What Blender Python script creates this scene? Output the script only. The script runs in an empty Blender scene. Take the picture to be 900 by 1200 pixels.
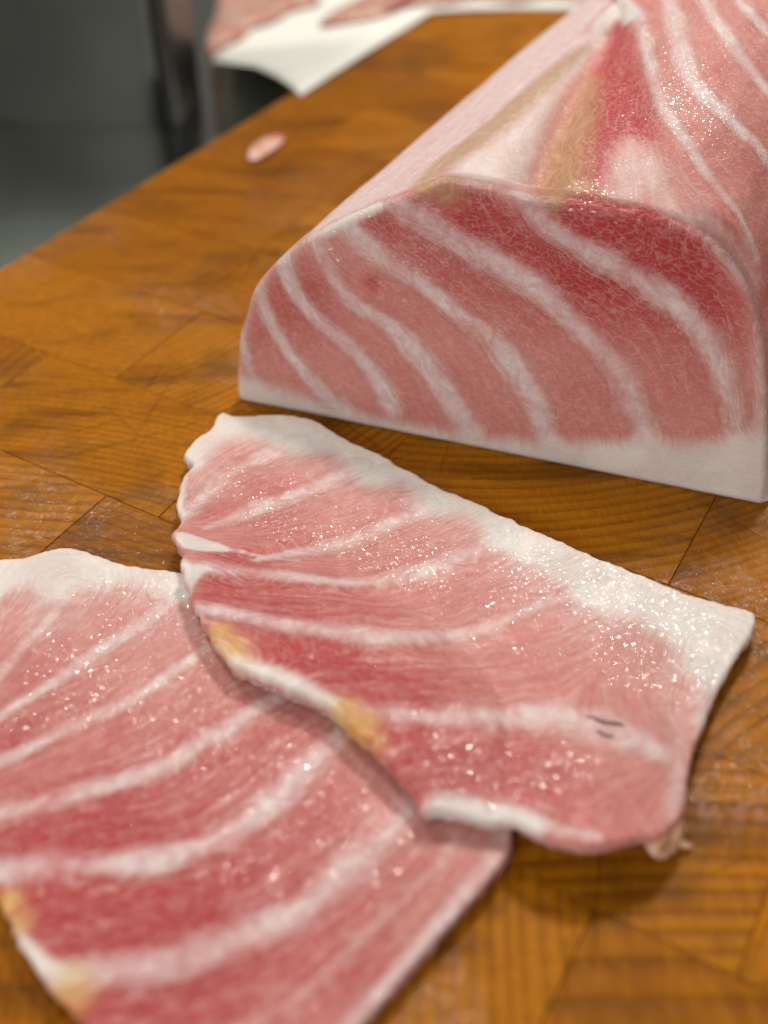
import bpy, bmesh, math, random
import numpy as np
from mathutils import Vector, noise, geometry
from mathutils.bvhtree import BVHTree

random.seed(7)
RNG = np.random.default_rng(11)
scene = bpy.context.scene
COL = scene.collection

# ------------------------------------------------------------------ camera
CAM_H, PITCH, VFOV = 0.20, math.radians(42.0), math.radians(50.0)
PW, PH = 900.0, 1200.0
FPX = PH / 2 / math.tan(VFOV / 2)
cam_d = bpy.data.cameras.new('camera')
cam = bpy.data.objects.new('camera', cam_d)
COL.objects.link(cam)
cam.location = (0, 0, CAM_H)
cam.rotation_euler = (math.pi / 2 - PITCH, 0, 0)
cam_d.sensor_fit = 'VERTICAL'
cam_d.sensor_height = 24.0
cam_d.lens = 12.0 / math.tan(VFOV / 2)
cam_d.clip_start = 0.01
cam_d.clip_end = 50.0
cam_d.dof.use_dof = True
cam_d.dof.focus_distance = 0.285
cam_d.dof.aperture_fstop = 3.8
scene.camera = cam

# ------------------------------------------------------------------ light
world = bpy.data.worlds.new('World')
scene.world = world
world.use_nodes = True
world.node_tree.nodes['Background'].inputs[0].default_value = (1.0, 0.95, 0.88, 1)
world.node_tree.nodes['Background'].inputs[1].default_value = 0.16

def area(name, loc, target, size, power, color=(1, 0.95, 0.88)):
    l = bpy.data.lights.new(name, 'AREA')
    l.shape = 'RECTANGLE'
    l.size, l.size_y = size
    l.energy = power
    l.color = color
    o = bpy.data.objects.new(name, l)
    COL.objects.link(o)
    o.location = loc
    o.rotation_euler = (Vector(target) - Vector(loc)).to_track_quat('-Z', 'Y').to_euler()
    return o

area('ceiling_or_fill_lamp', (0.22, 0.95, 1.05), (0, 0.22, 0), (0.21, 0.15), 11)
area('ceiling_or_fill_lamp', (-0.50, 0.85, 1.0), (0, 0.22, 0), (0.12, 0.22), 4.8)
area('ceiling_or_fill_lamp', (-0.42, -0.62, 0.62), (0.03, 0.25, 0.03), (0.7, 0.5), 7.0, (1.0, 0.96, 0.93))  # added fill, low at front left, to brighten the block's cut face

scene.view_settings.view_transform = 'Standard'
scene.view_settings.look = 'None'
scene.view_settings.gamma = 1
scene.view_settings.use_curve_mapping = False
scene.view_settings.exposure = 0.05
scene.cycles.max_bounces = 8

# ------------------------------------------------------------------ helpers
def ray(px, py):
    cx, cy = (px - PW / 2) / FPX, -(py - PH / 2) / FPX
    s, c = math.sin(PITCH), math.cos(PITCH)
    return Vector((cx, c + cy * s, -s + cy * c))

def at(px, py, z=0.0):
    d = ray(px, py)
    t = (z - CAM_H) / d.z
    return Vector((d.x * t, d.y * t, z))

def on_plane(px, py, p0, n):
    d = ray(px, py)
    o = Vector((0, 0, CAM_H))
    return o + d * ((p0 - o).dot(n) / d.dot(n))

def on_field(px, py, H):
    z = 0.006
    for _ in range(12):
        p = at(px, py, z)
        z = float(H(np.array([[p.x, p.y]]))[0])
    return at(px, py, z)

def smooth(pts, step, closed=False):
    """Catmull-Rom through points (any dimension), resampled at an even step."""
    P = np.array([tuple(p) for p in pts], float)
    n = len(P)
    out = []
    segs = n if closed else n - 1
    for i in range(segs):
        if closed:
            a, b, c, d = P[(i - 1) % n], P[i], P[(i + 1) % n], P[(i + 2) % n]
        else:
            a, b, c, d = P[max(i - 1, 0)], P[i], P[i + 1], P[min(i + 2, n - 1)]
        for k in range(12):
            t = k / 12
            out.append(0.5 * (2 * b + (c - a) * t + (2 * a - 5 * b + 4 * c - d) * t * t + (3 * b - a - 3 * c + d) * t ** 3))
    out.append(P[0] if closed else P[-1])
    out = np.array(out)
    L = np.concatenate([[0], np.cumsum(np.linalg.norm(np.diff(out[:, :3], axis=0), axis=1))])
    m = max(4, int(L[-1] / step))
    s = np.linspace(0, L[-1], m + 1)
    if closed:
        s = s[:-1]
    return np.stack([np.interp(s, L, out[:, k]) for k in range(out.shape[1])], 1)

def sstep(a, b, x):
    t = np.clip((x - a) / (b - a), 0, 1)
    return t * t * (3 - 2 * t)

def seg_dist(P, poly, closed=False):
    """distance, arc length and index fraction of the nearest point of a polyline."""
    dim = P.shape[1]
    Q = np.ascontiguousarray(poly[:, :dim])
    if closed:
        Q = np.vstack([Q, Q[:1]])
    n = len(P)
    best = np.full(n, 1e18)
    arc = np.zeros(n)
    idx = np.zeros(n)
    cols = [np.ascontiguousarray(P[:, k]) for k in range(dim)]
    L = 0.0
    for i in range(len(Q) - 1):
        a, ab = Q[i], Q[i + 1] - Q[i]
        l2 = float(ab @ ab) + 1e-18
        r = [cols[k] - a[k] for k in range(dim)]
        t = r[0] * (ab[0] / l2)
        for k in range(1, dim):
            t += r[k] * (ab[k] / l2)
        np.maximum(t, 0, out=t); np.minimum(t, 1, out=t)
        d = (r[0] - t * ab[0]) ** 2
        for k in range(1, dim):
            d += (r[k] - t * ab[k]) ** 2
        m = np.nonzero(d < best)[0]
        ln = math.sqrt(l2)
        best[m] = d[m]
        arc[m] = L + t[m] * ln
        idx[m] = i + t[m]
        L += ln
    return np.sqrt(best), arc, idx

def inside(P, poly):
    x, y = P[:, 0], P[:, 1]
    r = np.zeros(len(P), bool)
    n = len(poly)
    for i in range(n):
        x1, y1 = poly[i][:2]
        x2, y2 = poly[(i + 1) % n][:2]
        if y1 == y2:
            continue
        c = ((y1 > y) != (y2 > y)) & (x < (x2 - x1) * (y - y1) / (y2 - y1) + x1)
        r ^= c
    return r

def signed(P, poly, margin=None):
    poly = np.asarray(poly)[:, :2]
    if margin is not None:                     # only the points near the outline's box matter
        lo, hi = poly.min(0) - margin, poly.max(0) + margin
        m = np.nonzero((P[:, 0] > lo[0]) & (P[:, 0] < hi[0]) & (P[:, 1] > lo[1]) & (P[:, 1] < hi[1]))[0]
        out = np.full(len(P), -1.0)
        if len(m):
            out[m] = signed(P[m], poly)
        return out
    d, _, _ = seg_dist(P, poly, True)
    return np.where(inside(P, poly), d, -d)

class SDGrid:
    """signed distance to an outline, looked up on a 1 mm grid"""
    def __init__(s, poly, pad=0.04, h=0.001):
        s.h = h
        s.lo = poly.min(0) - pad
        hi = poly.max(0) + pad
        s.nx, s.ny = (int((hi[k] - s.lo[k]) / h) + 2 for k in (0, 1))
        gx, gy = np.meshgrid(s.lo[0] + h * np.arange(s.nx), s.lo[1] + h * np.arange(s.ny), indexing='ij')
        s.g = signed(np.stack([gx.ravel(), gy.ravel()], 1), poly[::3]).reshape(s.nx, s.ny)
    def __call__(s, P):
        f = (P - s.lo) / s.h
        fx = np.clip(f[:, 0], 0, s.nx - 1.001); fy = np.clip(f[:, 1], 0, s.ny - 1.001)
        i = fx.astype(int); j = fy.astype(int)
        a = fx - i; b = fy - j
        g = s.g
        return (g[i, j] * (1 - a) * (1 - b) + g[i + 1, j] * a * (1 - b) + g[i, j + 1] * (1 - a) * b + g[i + 1, j + 1] * a * b)

def nz(P, scale, seed=0.0):
    return np.array([noise.noise(Vector((p[0] * scale, p[1] * scale, (p[2] * scale if len(p) > 2 else 0) + seed))) for p in P])

def empty(name, loc, label, cat, group=None):
    o = bpy.data.objects.new(name, None)
    COL.objects.link(o)
    o.location = loc
    o.empty_display_size = 0.02
    o['label'], o['category'] = label, cat
    if group:
        o['group'] = group
    return o

def mesh_obj(name, verts, faces, mat, parent=None, shade=True):
    me = bpy.data.meshes.new(name)
    me.from_pydata([tuple(v) for v in verts], [], [tuple(f) for f in faces])
    me.materials.append(mat)
    me.update()
    if shade:
        me.polygons.foreach_set('use_smooth', [True] * len(me.polygons))
    o = bpy.data.objects.new(name, me)
    COL.objects.link(o)
    if parent:
        o.parent = parent
        o.matrix_parent_inverse = parent.matrix_world.inverted() if False else o.matrix_parent_inverse
        o.location = -parent.location
    return o

def fattr(me, name, arr):
    a = me.attributes.new(name, 'FLOAT_VECTOR', 'POINT')
    a.data.foreach_set('vector', np.ascontiguousarray(arr, dtype=np.float32).ravel())

# ------------------------------------------------------------------ node helper
class NT:
    def __init__(s, name):
        s.m = bpy.data.materials.new(name)
        s.m.use_nodes = True
        s.t = s.m.node_tree
        s.b = s.t.nodes['Principled BSDF']
    def n(s, typ, **kw):
        nd = s.t.nodes.new(typ)
        for k, v in kw.items():
            setattr(nd, k, v)
        return nd
    def put(s, sock, v):
        if isinstance(v, bpy.types.NodeSocket):
            s.t.links.new(v, sock)
        elif isinstance(v, (int, float)):
            sock.default_value = v
        else:
            v = tuple(v)
            sock.default_value = v if len(v) == len(sock.default_value) else v + (1,)
    def math(s, op, a, b=0.0, c=0.0, clamp=False):
        nd = s.n('ShaderNodeMath', operation=op, use_clamp=clamp)
        for i, v in enumerate((a, b, c)):
            s.put(nd.inputs[i], v)
        return nd.outputs[0]
    def mix(s, f, a, b):
        nd = s.n('ShaderNodeMix', data_type='RGBA')
        s.put(nd.inputs[0], f)
        s.put(nd.inputs[6], a)
        s.put(nd.inputs[7], b)
        return nd.outputs[2]
    def rng(s, v, a, b, c=0.0, d=1.0):
        nd = s.n('ShaderNodeMapRange', interpolation_type='SMOOTHSTEP')
        for i, x in enumerate((v, a, b, c, d)):
            s.put(nd.inputs[i], x)
        return nd.outputs[0]
    def noise(s, vec, scale, detail=3, rough=0.55, dist=0.0):
        nd = s.n('ShaderNodeTexNoise')
        s.put(nd.inputs['Vector'], vec)
        s.put(nd.inputs['Scale'], scale)
        s.put(nd.inputs['Detail'], detail)
        s.put(nd.inputs['Roughness'], rough)
        s.put(nd.inputs['Distortion'], dist)
        return nd.outputs[0]
    def attr(s, name):
        nd = s.n('ShaderNodeAttribute', attribute_name=name)
        sp = s.n('ShaderNodeSeparateXYZ')
        s.t.links.new(nd.outputs['Vector'], sp.inputs[0])
        return nd.outputs['Vector'], sp.outputs[0], sp.outputs[1], sp.outputs[2]
    def xyz(s, x, y, z=0.0):
        nd = s.n('ShaderNodeCombineXYZ')
        for i, v in enumerate((x, y, z)):
            s.put(nd.inputs[i], v)
        return nd.outputs[0]
    def pos(s):
        return s.n('ShaderNodeNewGeometry').outputs['Position']
    def bump(s, h, strength, dist, normal=None):
        nd = s.n('ShaderNodeBump')
        s.put(nd.inputs['Height'], h)
        nd.inputs['Strength'].default_value = strength
        nd.inputs['Distance'].default_value = dist
        if normal:
            s.t.links.new(normal, nd.inputs['Normal'])
        return nd.outputs[0]
    def set(s, **kw):
        for k, v in kw.items():
            s.put(s.b.inputs[k.replace('_', ' ')], v)

def tuna_material(name, net=0.3, lace=False, fibre=1.0, band=(0.52, 0.98), tan_a=(0.56, 0.30, 0.075), tan_b=(0.72, 0.48, 0.18)):
    k = NT(name)
    _, fat, rim, deep = k.attr('tissue')
    _, u, v, tan = k.attr('flow')
    wa = k.n('ShaderNodeAttribute', attribute_name='moist').outputs['Fac']
    P = k.pos()
    w1 = k.math('MULTIPLY', k.math('SUBTRACT', k.noise(P, 70, 2), 0.5), 0.30)
    v2 = k.math('ADD', v, w1)
    streak = k.noise(k.xyz(k.math('MULTIPLY', u, 34.0), k.math('MULTIPLY', v2, 9.0)), 1.0, 6, 0.66)
    fine = k.noise(k.xyz(k.math('MULTIPLY', u, 110.0), k.math('MULTIPLY', v2, 27.0), 3.0), 1.0, 5, 0.68)
    iso = k.noise(P, 420, 4, 0.65)
    blotch = k.noise(P, 55, 3)
    st = k.math('SUBTRACT', streak, 0.5)
    fn = k.math('SUBTRACT', fine, 0.5)
    isn = k.math('SUBTRACT', iso, 0.5)
    bl = k.math('SUBTRACT', blotch, 0.5)
    vor = k.n('ShaderNodeTexVoronoi', feature='DISTANCE_TO_EDGE')
    if lace:                                        # pale lace round flat dark cells
        sp0 = k.n('ShaderNodeSeparateXYZ')
        k.t.links.new(P, sp0.inputs[0])
        wx = k.math('MULTIPLY', k.math('SUBTRACT', k.noise(P, 330, 3), 0.5), 2.6)
        wz = k.math('MULTIPLY', k.math('SUBTRACT', k.noise(P, 280, 3), 0.5), 3.0)
        k.put(vor.inputs['Vector'], k.xyz(k.math('ADD', k.math('MULTIPLY', sp0.outputs[0], 380.0), wx), k.math('MULTIPLY', sp0.outputs[1], 380.0),
                                          k.math('ADD', k.math('ADD', k.math('MULTIPLY', sp0.outputs[2], 760.0), k.math('MULTIPLY', sp0.outputs[0], 170.0)), wz)))
    else:
        k.put(vor.inputs['Vector'], k.xyz(k.math('ADD', k.math('MULTIPLY', u, 260.0), k.math('MULTIPLY', isn, 2.2)),
                                          k.math('ADD', k.math('MULTIPLY', v2, 11.0), k.math('MULTIPLY', fn, 2.6))))
    vor.inputs['Scale'].default_value = 1.0
    netm = k.rng(vor.outputs['Distance'], 0.0, 0.15 if lace else 0.13, 1.0, 0.0)
    netm = k.math('MULTIPLY', netm, k.rng(iso if lace else streak, 0.35, 0.6, 0.45, 1.0))
    d2 = k.math('ADD', deep, k.math('ADD', k.math('MULTIPLY', st, 1.5 * fibre), k.math('MULTIPLY', bl, 0.8)))
    mus = k.mix(k.rng(d2, -0.25, 0.95), (0.565, 0.232, 0.195), (0.39, 0.030, 0.032))
    pale = k.math('ADD', k.math('ADD', k.math('MULTIPLY', fn, 1.0), k.math('MULTIPLY', st, -0.7)), k.math('MULTIPLY', isn, 0.5))
    mus = k.mix(k.math('MULTIPLY', k.rng(pale, -0.02, 0.28), 0.55 * fibre), mus, (0.71, 0.465, 0.42))
    dk = k.math('ADD', k.math('MULTIPLY', fn, -1.0), k.math('MULTIPLY', isn, -0.6))
    mus = k.mix(k.math('MULTIPLY', k.rng(dk, 0.0, 0.28), 0.36 * fibre), mus, (0.38, 0.070, 0.068))
    mus = k.mix(k.math('MULTIPLY', netm, net), mus, (0.74, 0.44, 0.40))
    fe = k.rng(k.math('ADD', fat, k.math('ADD', k.math('MULTIPLY', st, 0.95), k.math('ADD', k.math('MULTIPLY', fn, 0.36), k.math('MULTIPLY', isn, 0.15)))), 0.06, 1.02)
    fatc = k.mix(k.rng(k.math('ADD', fine, k.math('MULTIPLY', isn, 0.6)), 0.3, 0.75), (0.61, 0.44, 0.43), (0.76, 0.67, 0.64))
    fo = k.rng(k.noise(k.xyz(k.math('MULTIPLY', u, 45.0), k.math('MULTIPLY', v, 2.0), 5.0), 1.0, 3), 0.3, 0.65, *band)
    c = k.mix(k.math('MULTIPLY', fe, fo), mus, fatc)
    re = k.rng(k.math('ADD', rim, k.math('ADD', k.math('MULTIPLY', st, 0.7), k.math('ADD', k.math('MULTIPLY', bl, 0.4), k.math('MULTIPLY', fn, 0.3)))), 0.12, 0.92)
    rimc = k.mix(k.rng(k.math('ADD', blotch, k.math('MULTIPLY', isn, 0.4)), 0.3, 0.7), (0.66, 0.585, 0.54), (0.74, 0.705, 0.65))
    c = k.mix(k.math('MULTIPLY', re, 0.97), c, rimc)
    te = k.rng(k.math('ADD', tan, k.math('ADD', k.math('MULTIPLY', st, 0.45), k.math('MULTIPLY', fn, 0.3))), 0.1, 1.0)
    tanc = k.mix(k.rng(k.math('ADD', fine, k.math('MULTIPLY', isn, 0.5)), 0.3, 0.75), tan_a, tan_b)
    c = k.mix(k.math('MULTIPLY', te, 0.82), c, tanc)
    # beads of moisture: a glossy film broken into small domes
    vb = k.n('ShaderNodeTexVoronoi', feature='F1')
    k.put(vb.inputs['Vector'], P)
    vb.inputs['Scale'].default_value = 560.0
    dd = vb.outputs['Distance']
    rnd = k.n('ShaderNodeSeparateXYZ')
    k.t.links.new(vb.outputs['Color'], rnd.inputs[0])
    wet = k.rng(k.math('ADD', k.math('MULTIPLY', wa, 0.45), k.noise(P, 85, 3, 0.65)), 0.52, 0.86)
    on = k.math('MULTIPLY', k.rng(rnd.outputs[0], 0.50, 0.54), k.math('ADD', 0.05, k.math('MULTIPLY', wet, 0.95)))
    dr = k.math('ADD', 0.28, k.math('MULTIPLY', rnd.outputs[1], 0.26))
    dot = k.math('MULTIPLY', k.rng(dd, k.math('MULTIPLY', dr, 0.75), dr, 1.0, 0.0), on)
    dome = k.math('SUBTRACT', 1.0, k.math('MULTIPLY', k.math('MULTIPLY', dd, dd), 4.0))
    tilt = k.math('ADD', k.noise(P, 280, 3, 0.6), k.math('ADD', k.math('MULTIPLY', fine, 0.05), k.math('MULTIPLY', streak, 0.12)))
    nb = k.bump(k.math('ADD', k.math('MULTIPLY', streak, 0.7), k.math('ADD', k.math('MULTIPLY', fine, 0.5), k.math('MULTIPLY', netm, 0.25))), 0.5, 0.0006)
    nt = k.bump(tilt, 1.0, 0.00038)
    nc = k.bump(dome, 1.0, 0.00010, nt)
    k.set(Base_Color=c, Roughness=k.rng(wet, 0.0, 1.0, 0.6, 0.42), Normal=nb, Coat_Weight=k.math('MAXIMUM', dot, k.math('ADD', 0.04, k.math('MULTIPLY', wet, 0.13))), Coat_Roughness=0.08, Coat_IOR=1.6, Coat_Normal=nc)
    k.b.inputs['Specular IOR Level'].default_value = 0.28
    k.b.inputs['Subsurface Weight'].default_value = 0.55
    k.b.inputs['Subsurface Radius'].default_value = (1.0, 0.42, 0.32)
    k.b.inputs['Subsurface Scale'].default_value = 0.0022
    return k.m

M_SLICE = tuna_material('tuna_flesh', net=0.30)
M_BLOCK = tuna_material('tuna_block_flesh', net=0.30, lace=True, fibre=0.42, band=(0.80, 1.0), tan_a=(0.37, 0.20, 0.095), tan_b=(0.52, 0.34, 0.18))

# ------------------------------------------------------------------ tissue fields
def field(P, bands, regions, deep, tan, F2=None):
    """fat, rim, deep, tan and flow of points P (N,dim); bands: arrays (x,y[,z],halfwidth,opacity)."""
    n = len(P)
    fat = np.zeros(n)
    P3 = P if P.shape[1] == 3 else np.column_stack([P, np.zeros(n)])
    wob = 1 + 0.38 * nz(P3, 80, 1.1) + 0.12 * nz(P3, 300, 6.1)
    W = np.zeros(n); U = np.zeros(n); V = np.zeros(n)
    dim = P.shape[1]
    for i, b in enumerate(bands):
        d, arc, idx = seg_dist(P, b)
        hw = np.interp(idx, np.arange(len(b)), b[:, -2])
        op = np.interp(idx, np.arange(len(b)), b[:, -1]) * np.clip(0.86 + 0.42 * np.array([noise.noise(Vector((q * 0.23, i * 3.7, 0.5))) for q in np.arange(len(b) + 1)])[np.clip(np.round(idx).astype(int), 0, len(b))], 0.45, 1.0)
        L = idx / (len(b) - 1)
        fat = np.maximum(fat, op * np.exp(-1.15 * (d / (hw * wob)) ** 2))
        w = 1 / (d * d + 1.6e-5) 
        sgn = np.zeros(n)
        W += w; U += w * arc; V += w * i
    return np.clip(fat, 0, 1), U / W, V / W

# ------------------------------------------------------------------ wood board
def wood_material():
    k = NT('oiled_wood')
    vec, x, y, seed = k.attr('ring')
    wn = k.n('ShaderNodeTexWhiteNoise', noise_dimensions='1D')
    k.put(wn.inputs['W'], seed)
    rv = wn.outputs['Value']
    P = k.pos()
    wob = k.noise(k.xyz(x, y, seed), 0.22, 3)
    r = k.math('SQRT', k.math('ADD', k.math('MULTIPLY', x, x), k.math('MULTIPLY', y, y)))
    ang = k.math('ARCTAN2', y, x)
    rr = k.math('ADD', r, k.math('MULTIPLY', k.math('SUBTRACT', wob, 0.5), 0.35))
    vary = k.noise(k.xyz(k.math('MULTIPLY', rr, 0.37), seed), 1.0, 1)
    rr2 = k.math('ADD', rr, k.math('MULTIPLY', vary, 1.1))
    fr = k.math('FRACT', rr2)
    late = k.math('MULTIPLY', k.rng(fr, 0.30, 0.92), k.rng(fr, 0.93, 1.0, 1.0, 0.0))
    amp = k.noise(k.xyz(k.math('FLOOR', rr2), seed, k.math('MULTIPLY', ang, 1.5)), 1.3, 2)
    late = k.math('MULTIPLY', late, k.rng(amp, 0.25, 0.7, 0.5, 1.0))
    rays = k.noise(k.xyz(k.math('MULTIPLY', ang, 160.0), k.math('MULTIPLY', rr, 0.7), seed), 1.0, 3, 0.65)
    fibre = k.noise(P, 1500, 2)
    big = k.noise(P, 28, 3, 0.6)
    rv2 = k.math('MULTIPLY', rv, rv)
    base = k.mix(rv, (0.255, 0.080, 0.0018), (0.42, 0.150, 0.0032))
    dark = k.mix(rv2, (0.085, 0.024, 0.0010), (0.150, 0.043, 0.0016))
    c = k.mix(k.math('MULTIPLY', late, k.attr('grain')[1]), base, dark)
    c = k.mix(k.math('MULTIPLY', k.rng(rays, 0.44, 0.74), 0.22), c, (0.110, 0.034, 0.0015))
    c = k.mix(k.math('MULTIPLY', k.rng(rays, 0.50, 0.28), 0.22), c, (0.58, 0.24, 0.006))
    c = k.mix(k.math('MULTIPLY', k.rng(fibre, 0.5, 0.8), 0.25), c, (0.12, 0.038, 0.002))
    mott = k.noise(k.xyz(k.math('MULTIPLY', x, 0.05), k.math('MULTIPLY', y, 0.28), seed), 1.0, 4, 0.65)
    c = k.mix(k.math('MULTIPLY', k.rng(mott, 0.47, 0.72), 0.68), c, (0.090, 0.027, 0.0015))
    c = k.mix(k.math('MULTIPLY', k.rng(big, 0.50, 0.72), 0.45), c, (0.075, 0.025, 0.0016))
    sx = k.n('ShaderNodeSeparateXYZ')
    k.t.links.new(P, sx.inputs[0])
    scar = None
    for ang_, sd_ in ((25, 1.0), (-48, 4.0), (78, 9.0)):                # knife scars in three directions
        ca, sa = math.cos(math.radians(ang_)), math.sin(math.radians(ang_))
        al = k.math('ADD', k.math('MULTIPLY', sx.outputs[0], ca), k.math('MULTIPLY', sx.outputs[1], sa))
        ac = k.math('SUBTRACT', k.math('MULTIPLY', sx.outputs[1], ca), k.math('MULTIPLY', sx.outputs[0], sa))
        q = k.rng(k.noise(k.xyz(k.math('MULTIPLY', al, 14.0), k.math('MULTIPLY', ac, 640.0), sd_), 1.0, 1), 0.71, 0.77)
        scar = q if scar is None else k.math('MAXIMUM', scar, q)
    c = k.mix(k.math('MULTIPLY', scar, 0.40), c, (0.060, 0.020, 0.0015))
    wet = k.rng(k.noise(P, 17, 2), 0.46, 0.60)
    hb = k.math('ADD', k.math('MULTIPLY', fibre, 0.4), k.math('ADD', k.math('MULTIPLY', late, -0.5), k.math('ADD', k.math('MULTIPLY', rays, 0.5), k.math('MULTIPLY', scar, -0.9))))
    nb = k.bump(hb, 0.45, 0.0007)
    nc = k.bump(k.math('ADD', k.math('MULTIPLY', rays, 0.8), k.noise(P, 600, 3)), 1.0, 0.0006)
    k.set(Base_Color=c, Roughness=0.46, Normal=nb, Coat_Weight=k.math('MULTIPLY', wet, k.rng(k.noise(P, 260, 3), 0.40, 0.60, 0.08, 0.55)), Coat_Roughness=0.10, Coat_Normal=nc)
    k.b.inputs['Specular IOR Level'].default_value = 0.07
    return k.m

M_WOOD = wood_material()
CDIR = np.array([math.cos(math.radians(-30)), math.sin(math.radians(-30))])
NDIR = np.array([math.cos(math.radians(60)), math.sin(math.radians(60))])
C_EDGE = -0.2965
board = empty('cutting_board', (0.1, 0.3, -0.045), 'thick orange brown end grain wooden cutting board under the tuna pieces', 'cutting board')
rows = [-0.022, 0.022, 0.068, 0.1135, 0.160, 0.2045, 0.25, 0.294, 0.339, 0.385, 0.43, 0.474, 0.519, 0.565, 0.609, 0.654, 0.70, 0.745, 0.79]
fixed = {2: [-0.018], 3: [-0.181, 0.010], 4: [-0.163, 0.075]}
GAP = 0.00008
for ri in range(len(rows) - 1):
    n0, n1 = rows[ri], rows[ri + 1]
    cuts = sorted(fixed.get(ri, []))
    if not cuts:
        cuts = [-0.295 + random.uniform(0.03, 0.09)]
    while cuts[0] - C_EDGE > 0.11:
        cuts.insert(0, cuts[0] - random.uniform(0.06, 0.10))
    while cuts[-1] < 0.28:
        cuts.append(cuts[-1] + random.uniform(0.06, 0.10))
    full = [C_EDGE] + [c for c in cuts if c > C_EDGE + 0.015]
    i = 1
    while i < len(full) - 1:                               # split overlong gaps between fixed joints
        if full[i + 1] - full[i] > 0.125:
            full.insert(i + 1, (full[i] + full[i + 1]) / 2 + random.uniform(-0.008, 0.008))
        i += 1
    for ci in range(len(full) - 1):
        c0, c1 = full[ci] + GAP, full[ci + 1] - GAP
        a0, a1 = n0 + GAP, n1 - GAP
        dz = random.uniform(-0.00008, 0.00008)
        bv = 0.00014
        ring = []
        for (ins, z) in ((0, -0.045), (0, dz - bv), (bv, dz)):
            for (c, n) in ((c0 + ins, a0 + ins), (c1 - ins, a0 + ins), (c1 - ins, a1 - ins), (c0 + ins, a1 - ins)):
                p = CDIR * c + NDIR * n
                ring.append((p[0], p[1], z))
        fs = [(3, 2, 1, 0), (8, 9, 10, 11)]
        for l in range(2):
            for q in range(4):
                fs.append((l * 4 + q, l * 4 + (q + 1) % 4, l * 4 + 4 + (q + 1) % 4, l * 4 + 4 + q))
        o = mesh_obj('wood_block', ring, fs, M_WOOD, board, shade=False)
        seed = random.random() * 50
        pitch = random.uniform(0.0022, 0.0046)
        th = math.radians(random.choice([90, 270]) + random.gauss(0, 22)) if random.random() < 0.62 else random.uniform(0, 2 * math.pi)
        rad = random.uniform(0.10, 0.40)
        mid = CDIR * (c0 + c1) / 2 + NDIR * (n0 + n1) / 2
        if ri in (0, 1, 2) and mid[0] > 0.02:                  # near corner: broad rings lying straight across
            th, rad, pitch = math.radians(268), 0.35, 0.0080
        cen = mid + rad * np.array([math.cos(th), math.sin(th)])
        V = np.array(ring)
        A = np.stack([(V[:, 0] - cen[0]) / pitch, (V[:, 1] - cen[1]) / pitch, np.full(len(V), seed)], 1)
        fattr(o.data, 'ring', A)
        fattr(o.data, 'grain', np.tile([0.68 if pitch > .0065 else random.uniform(.35, .72), 0, 0], (len(V), 1)))

# ------------------------------------------------------------------ slab builder
def band_xy(pts, H, hw, op=1.0):
    """px polyline on height field H -> smooth (x,y,hw,op). pts entries may carry their own half width."""
    out = []
    for p in pts:
        w = (p[2] if len(p) > 2 else hw) * PX
        q = on_field(p[0], p[1], H)
        out.append((q.x, q.y, w, op))
    P = np.array(out)
    t = np.concatenate([[0], np.cumsum(np.linalg.norm(np.diff(P[:, :2], axis=0), axis=1))])
    s2 = smooth([(a[0], a[1], 0) for a in out], 0.0035)
    d = np.concatenate([[0], np.cumsum(np.linalg.norm(np.diff(s2[:, :2], axis=0), axis=1))])
    d = d / d[-1] * t[-1]
    return np.stack([s2[:, 0], s2[:, 1], np.interp(d, t, P[:, 2]), np.interp(d, t, P[:, 3])], 1)

PX = 0.000222   # metres across one photo pixel near the slices

def poly_xy(pts, H, step=0.002):
    q = [on_field(p[0], p[1], H) for p in pts]
    return smooth([(a.x, a.y, 0) for a in q], step, True)[:, :2]

def scalar(me, name, arr):
    a = me.attributes.new(name, 'FLOAT', 'POINT')
    a.data.foreach_set('value', np.ascontiguousarray(arr, dtype=np.float32))

class Tissue:
    def __init__(s, bands, rims=(), deeps=(), tans=()):
        s.bands, s.rims, s.deeps, s.tans = bands, rims, deeps, tans
    def eval(s, P):
        fat, u, v = field(P, s.bands, None, None, None)
        rim = np.zeros(len(P)); deep = np.zeros(len(P)); tan = np.zeros(len(P))
        for poly, soft, a in s.rims:
            rim = np.maximum(rim, a * sstep(-soft, soft, s.sd(P, poly)))
        if len(s.rims):                            # the muscle pales towards the fat rim
            sd = signed(P, s.rims[0][0])
            fat = np.maximum(fat, 0.58 * np.exp(np.minimum(sd, 0) / 0.015))
        for c, r, a in s.deeps:
            deep += a * np.exp(-np.sum(((P - np.array(c)[None, :P.shape[1]]) / r) ** 2, 1))
        for c, r, a in s.tans:
            tan = np.maximum(tan, a * np.exp(-np.sum(((P - np.array(c)[None, :P.shape[1]]) / r) ** 2, 1)))
        return np.stack([fat, rim, deep], 1), np.stack([u, v, tan], 1)
    def moist(s, P):
        m = np.zeros(len(P))
        for c, r in s.wets:
            m = np.maximum(m, np.exp(-np.sum(((P[:, :len(c)] - np.array(c)) / r) ** 2, 1)))
        return m
    wets = ()
    def sd(s, P, poly):
        return signed(P, poly, 0.006)

def paint(o, tissue, dim):
    n = len(o.data.vertices)
    co = np.empty(n * 3, np.float32)
    o.data.vertices.foreach_get('co', co)
    co = co.reshape(-1, 3).astype(float)
    t, f = tissue.eval(co[:, :dim])
    fattr(o.data, 'tissue', t)
    fattr(o.data, 'flow', f)
    scalar(o.data, 'moist', tissue.moist(co[:, :dim]))

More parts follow.
